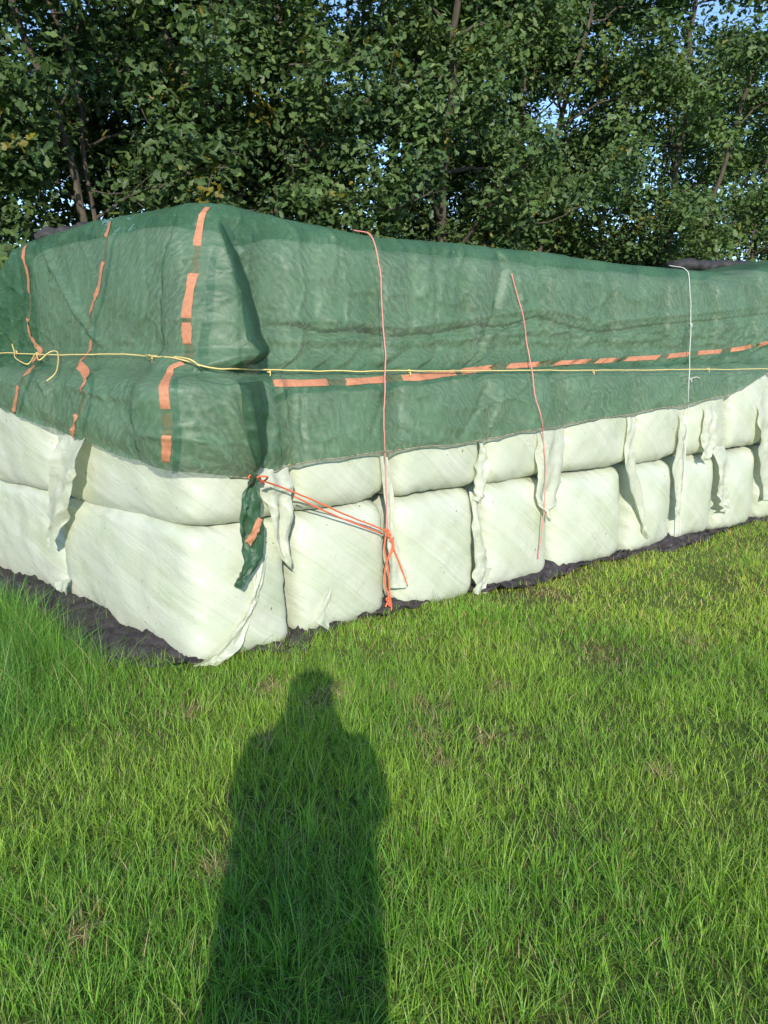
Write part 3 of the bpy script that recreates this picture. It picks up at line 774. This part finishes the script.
ss = np.concatenate([np.arange(-3.3, 8, .022)])
wid = np.where(ss < -.1, .36, .06)
wid = np.interp(ss, [-3.3, -2.2, -1.6, -.9, -.45, -.15, .05, .25, .38, .5, .60, .75, 1.1, 1.22, 1.4, 1.62, 1.9, 2.05, 2.3, 2.65, 2.75, 3.0, 3.4, 3.9, 4.15, 4.4, 4.8, 5.4, 8],
                [.5, .46, .42, .42, .36, .16, .03, .03, .10, .13, .13, .02, .02, .12, .08, .0, .0, .10, .13, .14, .18, .06, .05, .10, .20, .16, .05, .0, .0])
wid = wid + .05 * fbm(ss * 4, 0, 0, 61) 
lift = np.interp(ss, [-3, -1, -.3, 0, .5, .6, .8, 1.2, 1.3, 1.4, 1.8, 2.0, 2.2, 2.6, 2.75, 3.0, 3.9, 4.15, 4.4, 5, 8], [.13, .10, .06, .0, .02, .04, .0, .0, .05, .0, .0, .04, .03, .06, .11, .0, .0, .13, .06, .0, .0])
rows = []; nr = 20
for k in range(nr):
    t = k / (nr - 1)
    n = -.12 + (wid + .12) * t
    xy = rim(ss, np.zeros_like(ss), n)
    g = gz(xy[:, 0], xy[:, 1])
    z = g + .012 + lift * np.sin(np.clip(t * 1.25, 0, 1) * np.pi) ** .8 * (.8 + .5 * fbm(ss * 3, t * 1.5, 0, 63)) + .030 * fbm(ss * 5, t * 2.4, 0, 62, 2) * t + .034 * (1 - np.abs(fbm(ss * 5 + t * 3, t * 5, 0, 64))) ** 3
    z = np.maximum(z, g + .004 - .02 * (t > .97))
    rows.append(np.column_stack([xy, z]))
fab = mesh_np('ground_fabric', np.vstack(rows), grid_faces(nr, len(ss)), mat=M['cloth'])
tag(fab, 'crumpled black ground fabric spread under the bottom row of bales', 'ground sheet')

# ---------------------------------------------------------------- ground
a = np.concatenate([-np.geomspace(6, 1200, 26)[::-1], np.arange(-5.8, 5.9, .12), np.geomspace(6, 1200, 26)])
b = np.concatenate([-np.geomspace(1.0, 1200, 26)[::-1], np.arange(-.9, 9, .12), np.geomspace(9.2, 1500, 26)])
gx, gy = np.meshgrid(a, b)
gx, gy = gx.ravel(), gy.ravel()
gV = np.column_stack([gx, gy, gz(gx, gy) * sstep(60, 12, np.hypot(gx, gy))])
tag(mesh_np('ground', gV, grid_faces(len(b), len(a)), mat=M['ground']), kind='structure')

# ---------------------------------------------------------------- grass
def blades(base, h, wdt, lean, az, colr, curl=1.0, nseg=4):
    n = len(base)
    t = np.linspace(0, 1, nseg + 1)
    d = np.column_stack([np.cos(az), np.sin(az)]); sd_ = np.column_stack([-np.sin(az), np.cos(az)])
    tw = RNG.uniform(-.9, .9, n); sd_ = sd_ * np.cos(tw)[:, None] + d * np.sin(tw)[:, None]
    out = []
    for k, tk in enumerate(t):
        bend = lean * (.35 * tk + .65 * tk ** (2.0 * curl)) * h
        zz = h * tk * np.sqrt(np.maximum(.12, 1 - (.75 * np.minimum(lean, 1.1) * tk) ** 2))
        c = np.column_stack([base[:, :2] + d * bend[:, None], base[:, 2] + zz])
        wk = wdt * (1 - tk ** 1.6) * .5 * (.75 + .5 * tk)
        if k < nseg:
            s3_ = np.column_stack([sd_ * wk[:, None], np.zeros(n)])
            out += [c - s3_, c + s3_]
        else: out.append(c)
    Vb = np.stack(out, 1); m = Vb.shape[1]
    o = (np.arange(n) * m)[:, None]
    quads = np.concatenate([o + np.array([[2 * k, 2 * k + 1, 2 * k + 3, 2 * k + 2]]) for k in range(nseg - 1)])
    tris = o + np.array([[2 * nseg - 2, 2 * nseg - 1, 2 * nseg]])
    return Vb.reshape(-1, 3), [quads, tris], np.repeat(colr, m, 0)

bare = [(*on_ground(u, v), r) for u, v, r in [(432, 712, .13), (425, 745, .09), (490, 745, .08), (270, 690, .09), (320, 705, .10), (75, 945, .08), (600, 655, .14), (500, 690, .10), (340, 690, .08), (190, 715, .07), (555, 600, .12), (690, 640, .12), (265, 750, .06), (660, 780, .05), (440, 770, .06), (395, 690, .06), (215, 880, .05)]]
def bare_w(x, y):
    m = np.zeros_like(x)
    for bx, by, r in bare:
        r = r * .72; dd = np.hypot(x - bx, (y - by) * .75) * (1 + .35 * vn(x * 14, y * 14, 0, 3))
        m = np.maximum(m, np.exp(-(dd / r) ** 2))
    return m

def inside_stack(x, y, pad):
    q = np.column_stack([x, y]) - C0
    return ((q @ NU) < pad) & ((q @ NV) < pad)

def scatter(n, x0, x1, y0, y1):
    return RNG.uniform(x0, x1, n), RNG.uniform(y0, y1, n)

X, Y, = [], []
for cnt, (x0, x1, y0, y1) in [(105000, (-1.9, 2.0, 1.05, 2.9)), (115000, (-3.2, 3.2, 2.9, 4.6)), (140000, (-4.0, 5.4, 4.6, 8.2)), (15000, (-2.5, 2.5, .3, 1.05))]:
    x, y = scatter(cnt, x0, x1, y0, y1); X.append(x); Y.append(y)
x, y = np.concatenate(X), np.concatenate(Y)
# keep what can be seen from in front (a margin either side), drop what is under the stack
keep = (np.abs(x) < .62 * y + .9) & ~inside_stack(x, y, .03)
keep &= ~((y > 6.2) & (x < 0))
qq = np.column_stack([x, y]) - C0
sL = -(qq @ V)
on_fab = ((qq @ NV) > -.02) & ((qq @ NV) < .30 - .05 * vn(x * 6, y * 6, 0, 8)) & (sL < -.25) & (RNG.random(len(x)) > .05)
keep &= ~on_fab
bw = bare_w(x, y)
dens = .86 + .5 * fbm(x * 2.1, y * 2.1, 0, 21)
keep &= RNG.random(len(x)) < np.clip(dens, .45, 1) * (1 -   .42 * bw)
x, y, bw = x[keep], y[keep], bw[keep]
# pull blades towards tuft centres
cell = .055
tx = (np.floor(x / cell) + _hash(np.floor(x / cell), np.floor(y / cell), np.zeros_like(x), 5)) * cell
ty = (np.floor(y / cell) + _hash(np.floor(x / cell), np.floor(y / cell), np.zeros_like(x), 6)) * cell
pull = RNG.uniform(0, .75, len(x)) * (vn(x * 5, y * 5, 0, 71) > -.35)
ox, oy = x - tx, y - ty
x, y = x - ox * pull, y - oy * pull
n = len(x)
tuft = _hash(np.floor(tx / .02), np.floor(ty / .02), np.zeros_like(tx), 9)
hn = fbm(x * 1.7, y * 1.7, 0, 81)
far = sstep(3.2, 5.5, y) * sstep(-.8, .6, x)
h = RNG.gamma(5.0, .2, n) * (.061 + .022 * hn) * (.75 + .5 * tuft) * (1 - .40 * far) * (1 - .40 * bw)
# long grass beside the black fabric at the left
tall = sstep(-1.0, -1.9, x - .10 * (y - 3)) * sstep(2.0, 2.9, y)
q2 = np.column_stack([x, y]) - C0
h *= 1 + 1.5 * tall
near_edge = np.exp(-(((q2 @ NU) - .10) / .12) ** 2) * (q2 @ U > .3)
h *= 1 - .15 * near_edge
h = np.clip(h, .02, .34)
az = RNG.uniform(0, 2 * np.pi, n)
az = np.where(RNG.random(n) < .55, np.arctan2(oy, ox) + RNG.normal(0, .5, n), az)
lean = np.clip(RNG.normal(.68, .38, n), .05, 1.3)
wd = RNG.uniform(.0018, .0042, n) * (1 + .18 * (y > 4))
g1, g2, g3 = np.array([.230, .430, .060]), np.array([.375, .540, .080]), np.array([.130, .305, .058])
m1 = np.clip(.47 + .85 * fbm(x * 1.6, y * 1.6, 0, 95) + RNG.normal(0, .30, n), 0, 1)[:, None]
colr = g1 * (1 - m1) + g2 * m1
m2 = np.clip(RNG.random(n) * 1.3 - .65 + .3 * tall, 0, 1)[:, None]
colr = colr * (1 - m2) + g3 * m2
colr = colr * (1 - .28 * tall[:, None] * np.array([1.2, .7, .2]))
yel = np.clip(far * .30 + .06, 0, 1)
straw = (RNG.random(n) < (.05 + .13 * far + .30 * bw))
colr[straw] = np.array([.55, .45, .22]) * RNG.uniform(.55, 1.15, (straw.sum(), 1))
colr = colr * RNG.uniform(.65, 1.28, (n, 1))
colr = colr * (1 + far[:, None] * np.array([.42, .24, .15]))
base = np.column_stack([x, y, gz(x, y) - .004])
Vg, Fg, Cg = blades(base, h, wd, lean, az, colr)
gr = mesh_np('grass', Vg, Fg, smooth=True, mat=M['grass'], col=Cg)
tag(gr, 'bright green uneven meadow grass in front of the bales', 'grass', kind='stuff')

# dead straw and thatch lying in the sward
nd = 5200
bi = RNG.integers(0, len(bare), nd); B_ = np.array(bare)[bi]
half = RNG.random(nd) < .22
dx = np.where(half, B_[:, 0] + RNG.normal(0, .5, nd) * B_[:, 2], RNG.uniform(-2.4, 4.6, nd))
dy = np.where(half, B_[:, 1] + RNG.normal(0, .6, nd) * B_[:, 2], RNG.uniform(1.1, 7.0, nd))
kd = (np.abs(dx) < .62 * dy + .6) & ~inside_stack(dx, dy, .08)
dx, dy, half = dx[kd], dy[kd], half[kd]; nd = len(dx)
dc = np.array([.80, .60, .36]) * RNG.uniform(.4, 1.15, (nd, 1)) * np.where(half, 1, .9)[:, None]
dc[RNG.random(nd) < .3] *= np.array([.6, .5, .42])
dz = gz(dx, dy) + RNG.uniform(.006, .04, nd)
Vd, Fd, Cd_ = blades(np.column_stack([dx, dy, dz]), RNG.uniform(.025, .075, nd), RNG.uniform(.002, .0042, nd), np.full(nd, 1.15), RNG.uniform(0, 6.28, nd), dc, .8)
Vd[:, 2] = Vd[:, 2] * .75
dg = mesh_np('dry_grass', Vd, Fd, mat=M['grass'], col=Cd_)
tag(dg, 'straw coloured dead grass lying in patches on the meadow', 'dry grass', kind='stuff')

# ---------------------------------------------------------------- oak trees
HALF = np.array([(0, 0), (.20, .28), (.13, .40), (.31, .66), (.17, .86), (0, 1.0)])
def leaves(P, Nn, size, colr):
    n = len(P)
    Nn = Nn / np.linalg.norm(Nn, axis=1)[:, None]
    r = RNG.normal(size=(n, 3)); D = np.cross(Nn, r); D /= np.linalg.norm(D, axis=1)[:, None] + 1e-9
    D[:, 2] -= .25; D = D - Nn * (D * Nn).sum(1)[:, None]; D /= np.linalg.norm(D, axis=1)[:, None] + 1e-9
    W = np.cross(D, Nn)
    cup = RNG.uniform(.05, .40, n); curl = RNG.uniform(-.25, .3, n)
    pts = []
    def at(w_, l_):
        return P + size[:, None] * (D * l_ + W * w_ + Nn * (cup * abs(w_) + curl * l_ * l_ * .6)[:, None])
    m = len(HALF)
    for w_, l_ in HALF: pts.append(at(w_, l_))
    for w_, l_ in HALF[1:-1][::-1]: pts.append(at(-w_, l_))
    Vl = np.stack(pts, 1); k = Vl.shape[1]; o = (np.arange(n) * k)[:, None]
    f1 = o + np.arange(m)[None]
    f2 = o + np.array([m - 1] + list(range(m, k)) + [0])[None]
    return Vl.reshape(-1, 3), [np.concatenate([f1, f2])], np.repeat(colr, k, 0)

def bez(a, b, c, n):
    t = np.linspace(0, 1, n)[:, None]; return (1 - t) ** 2 * a + 2 * t * (1 - t) * b + t * t * c

def oak(x, y, height, lean, spread, label, nl=20, leaf_n=44, stems=2, rad=.085, tone=1.0, seed=1, low=1.0):
    global RNG
    RNG = np.random.default_rng(seed)
    root = empty('oak_tree', (x, y, 0)); tag(root, label, 'tree', 'row of oak trees behind the bales')
    mb = MB(); LP, LN = [], []
    for st in range(stems):
        off = np.array([RNG.normal(0, .16), RNG.normal(0, .12), 0]) if st else np.zeros(3)
        tipd = np.array([lean[0] + RNG.normal(0, .5) * (st > 0), lean[1] + RNG.normal(0, .3), 1.0])
        tip = off + tipd * np.array([1, 1, 1]) * height * RNG.uniform(.85, 1.0) * np.array([.30, .30, 1])
        mid = off + np.array([RNG.normal(0, .25), RNG.normal(0, .2), height * .45])
        T = bez(off, mid, tip, 26)
        T[:, :2] += .05 * np.column_stack([fbm(T[:, 2] * 1.2, seed + st, 0, seed), fbm(T[:, 2] * 1.2, seed + st + 5, 0, seed + 3)])
        rr = rad * (1 - .28 * st) * np.linspace(1, .18, 26) ** .9
        rr[0] *= 1.35
        v_, f_, c_ = tube(T, rr, 10); mb.add(v_, f_, c_)
        nn_ = nl // stems
        for i in range(nn_):
            f = (low / height) + (1 - low / height) * (i + RNG.random()) / nn_
            k = min(int(f * 25), 24); b0 = T[k]
            a_ = i * 2.4 + seed + RNG.normal(0, .4)
            ln = spread * RNG.uniform(.65, 1.1) * (1.05 - .5 * f)
            d = np.array([math.cos(a_), math.sin(a_), RNG.uniform(-.05, .65)])
            e = b0 + d * ln; md = b0 + d * ln * .5 + np.array([RNG.normal(0, .12), RNG.normal(0, .12), RNG.uniform(-.05, .25) * ln])
            Lm = bez(b0, md, e, 14)
            Lm[:, :] += .035 * np.column_stack([fbm(np.arange(14) * .5, i, q_, seed + q_) for q_ in range(3)])
            v_, f_, c_ = tube(Lm, np.linspace(max(rr[k] * .5, .014), .006, 14), 7); mb.add(v_, f_, c_)
            for j in range(9):
                g = RNG.uniform(.25, 1.0); p0 = Lm[min(int(g * 13), 13)]
                d2 = d * .6 + RNG.normal(0, .55, 3); d2 /= np.linalg.norm(d2)
                l2 = RNG.uniform(.30, .75) * (1.1 - .4 * g)
                e2 = p0 + d2 * l2
                Tw = bez(p0, (p0 + e2) / 2 + RNG.normal(0, .06, 3), e2, 7)
                v_, f_, c_ = tube(Tw, np.linspace(.007, .0025, 7), 5); mb.add(v_, f_, c_)
                for q_ in range(3):
                    c = Tw[2 + 2 * q_] + RNG.normal(0, .05, 3)
                    nlv = int(leaf_n / 2.3 * RNG.uniform(.5, 1.5))
                    sp = RNG.normal(0, 1, (nlv, 3)) * np.array([.12, .12, .085])
                    LP.append(c + sp)
                    nv = RNG.normal(0, .55, (nlv, 3)) + np.array([0, -.35, .75]) + sp * 2.5
                    LN.append(nv)
    mb.build('trunk', M['bark'], root)
    LP = np.vstack(LP); LN = np.vstack(LN); n = len(LP)
    k = LP[:, 2] > .9; LP, LN = LP[k], LN[k]; n = len(LP)
    a1, a2, a3 = np.array([.072, .122, .036]), np.array([.125, .182, .050]), np.array([.046, .090, .033])
    m_ = np.clip(.5 + .6 * fbm(LP[:, 0] * 1.6 + x, LP[:, 1] * 1.6 + y, LP[:, 2] * 1.6, 7) + RNG.normal(0, .22, n), 0, 1)[:, None]
    c = a3 * (1 - m_) + a2 * m_
    c = np.where(RNG.random((n, 1)) < .4, a1, c) * RNG.uniform(.8, 1.25, (n, 1)) * tone
    yl = fbm(LP[:, 0] * 2.3 + x, LP[:, 1] * 2.3 + y, LP[:, 2] * 2.3, 19) > .82
    yl &= RNG.random(n) < .55
    c[yl] = np.array([.20, .17, .022]) * RNG.uniform(.6, 1.1, (yl.sum(), 1))
    Vl, Fl, Cl = leaves(LP, LN, RNG.uniform(.056, .116, n), c)
    mesh_np('crown', Vl, Fl, smooth=False, mat=M['leaf'], parent=root, col=Cl)
    return n

def bearing(u, Y): return (u - CX) / (F_PX * math.cos(PITCH)) * Y
tot = 0
specs = [
    (-7.1, 7.2, 7.0, (.1, -.1), 2.3, 'oak tree at the far left of the row, partly cut by the photo edge', 32, 62, 1, .10, 1.0),
    (bearing(120, 7.8), 7.8, 7.2, (-.6, -.1), 2.3, 'oak tree behind the left end of the net, above the black roll', 34, 62, 2, .055, .95),
    (bearing(262, 8.6), 8.6, 7.4, (-.9, -.1), 2.2, 'leaning oak tree rising behind the near corner of the net', 34, 62, 2, .075, .95),
    (bearing(338, 9.0), 9.0, 7.6, (-.6, 0), 2.2, 'oak tree with a dark thick stem behind the pink twine', 34, 62, 2, .10, 1.0),
    (bearing(432, 10.0), 10.0, 7.8, (.1, 0), 2.2, 'oak tree with twin upright stems behind the middle of the net', 34, 62, 2, .09, 1.0),
    (bearing(530, 11.2), 11.2, 8.2, (.5, 0), 2.3, 'oak tree with a long slanting limb, right of the twin stemmed one', 34, 64, 2, .065, 1.08),
    (bearing(640, 12.3), 12.3, 8.6, (-.1, 0), 2.3, 'oak tree with yellowing leaves left of the patch of open sky', 34, 64, 3, .070, 1.15),
    (bearing(715, 13.8), 13.8, 7.4, (.25, 0), 2.1, 'oak tree with thin slanting stems beside the open sky at right', 28, 60, 3, .050, 1.12),
    (bearing(805, 14.6), 14.6, 9.0, (.2, 0), 2.6, 'oak tree at the right edge of the row', 34, 66, 2, .09, 1.12),
    (bearing(-10, 7.9), 7.9, 6.8, (.2, -.1), 2.2, 'oak tree with dense low branches at the left end of the net', 34, 62, 2, .05, .92),
    (bearing(575, 12.6), 12.6, 8.2, (0, 0), 2.4, 'thin oak tree filling in behind the slanting limb right of centre', 34, 64, 2, .055, 1.08),
]
for i, s_ in enumerate(specs):
    x_, y_, hh, ln_, sp_, lb, nl_, lf, stm, rd, tone = s_
    tot += oak(x_, y_, hh, ln_, sp_, lb, nl_, lf, stm, rd, tone, seed=100 + i * 7)
# a rear row, grown from the same trees
firsts = [o for o in COL.objects if o.name.startswith('oak_tree')]
for i, o in enumerate(firsts):
    if i in (0, 3, 6, 9): continue
    r = o.copy(); COL.objects.link(r)
    r.location = (o.location.x - 1.1 + .3 * (i % 3), o.location.y + 1.9, 0); r.rotation_euler = (0, 0, 2.1 + i * 1.3)
    r['label'] = 'oak tree of the rear row, half hidden behind the nearer oaks'
    r['group'] = 'rear row of oak trees'
    for ch in list(o.children):
        c = ch.copy(); COL.objects.link(c); c.parent = r
print('leaves', tot, 'blades', n)

# ---------------------------------------------------------------- the photographer, standing behind the camera
def skin_body(name, verts, edges, radii, mat, sub=2, root=0, parent=None):
    me = bpy.data.meshes.new(name); me.from_pydata(verts, edges, []); me.update()
    o = bpy.data.objects.new(name, me); COL.objects.link(o)
    md = o.modifiers.new('skin', 'SKIN'); md.use_smooth_shade = True
    for i, r in enumerate(radii):
        me.skin_vertices[0].data[i].radius = r if isinstance(r, tuple) else (r, r)
    me.skin_vertices[0].data[root].use_root = True
    sm = o.modifiers.new('sub', 'SUBSURF'); sm.levels = sub; sm.render_levels = sub
    dg_ = bpy.context.evaluated_depsgraph_get()
    nm = bpy.data.meshes.new_from_object(o.evaluated_get(dg_))
    o.modifiers.clear(); old = o.data; o.data = nm; nm.name = name; bpy.data.meshes.remove(old)
    nm.materials.clear(); nm.materials.append(mat)
    for p in nm.polygons: p.use_smooth = True
    if parent: o.parent = parent
    return o
PX, PY = -.075, -.33
vs, es, rs = [], [], []
def jv(x, y, z, r, prev=None):
    vs.append((PX + x, PY + y, z)); rs.append(r); i = len(vs) - 1
    if prev is not None: es.append((prev, i))
    return i
pel = jv(0, 0, .96, (.235, .14))
wst = jv(0, .0, 1.12, (.225, .135), pel)
chs = jv(0, .0, 1.30, (.245, .14), wst)
shd = jv(0, -.01, 1.45, (.20, .11), chs)
nck = jv(0, .01, 1.545, .125, shd)
hd0 = jv(0, .03, 1.64, (.105, .11), nck)
hd1 = jv(0, .02, 1.755, (.105, .11), hd0)
for sg in (-1, 1):
    sh = jv(sg * .205, .02, 1.41, .095, chs)
    el = jv(sg * .235, .12, 1.17, .064, sh)
    wr = jv(sg * .085, .255, 1.40, .036, el)
    hn_ = jv(sg * .070, .272, 1.460, .030, wr)
    for q_ in range(4):
        f1 = jv(sg * .068, .283 - .004 * q_, 1.478 + .017 * q_, .0095, hn_)
        f2 = jv(sg * .046, .276, 1.483 + .018 * q_, .0085, f1)
    t1 = jv(sg * .058, .255, 1.490, .011, hn_); jv(sg * .040, .250, 1.515, .0095, t1)
    hp_ = jv(sg * .12, .0, .84, .13, pel)
    kn = jv(sg * .13, .03, .50, .085, hp_)
    an = jv(sg * .135, -.01, .10, .045, kn)
    ft = jv(sg * .145, .10, .045, .042, an); jv(sg * .15, .19, .035, .032, ft)
per = skin_body('person', vs, es, rs, M['jacket'])
tag(per, 'person standing behind the camera, raising both hands to hold a phone', 'person')
hv = [(PX, PY + .02, 1.66), (PX, PY + .0, 1.75), (PX, PY - .03, 1.70), (PX, PY - .05, 1.62)]
skin_body('hair', hv, [(0, 1), (1, 2), (2, 3)], [(.10, .07), (.105, .08), (.11, .08), (.08, .06)], M['hair'], 2, 1, per)
import bmesh
bm = bmesh.new(); bmesh.ops.create_cube(bm, size=1)
for v in bm.verts: v.co = (v.co.x * .076, v.co.y * .009, v.co.z * .160)
bmesh.ops.bevel(bm, geom=bm.edges[:], offset=.0035, segments=2, affect='EDGES')
pm = bpy.data.meshes.new('mobile_phone'); bm.to_mesh(pm); bm.free(); pm.materials.append(M['phone'])
po = bpy.data.objects.new('mobile_phone', pm); COL.objects.link(po); po.location = (-.03, -.035, 1.525); po.rotation_euler = (-PITCH, 0, 0)
tag(po, 'black mobile phone held upright in the hands of the person', 'phone')
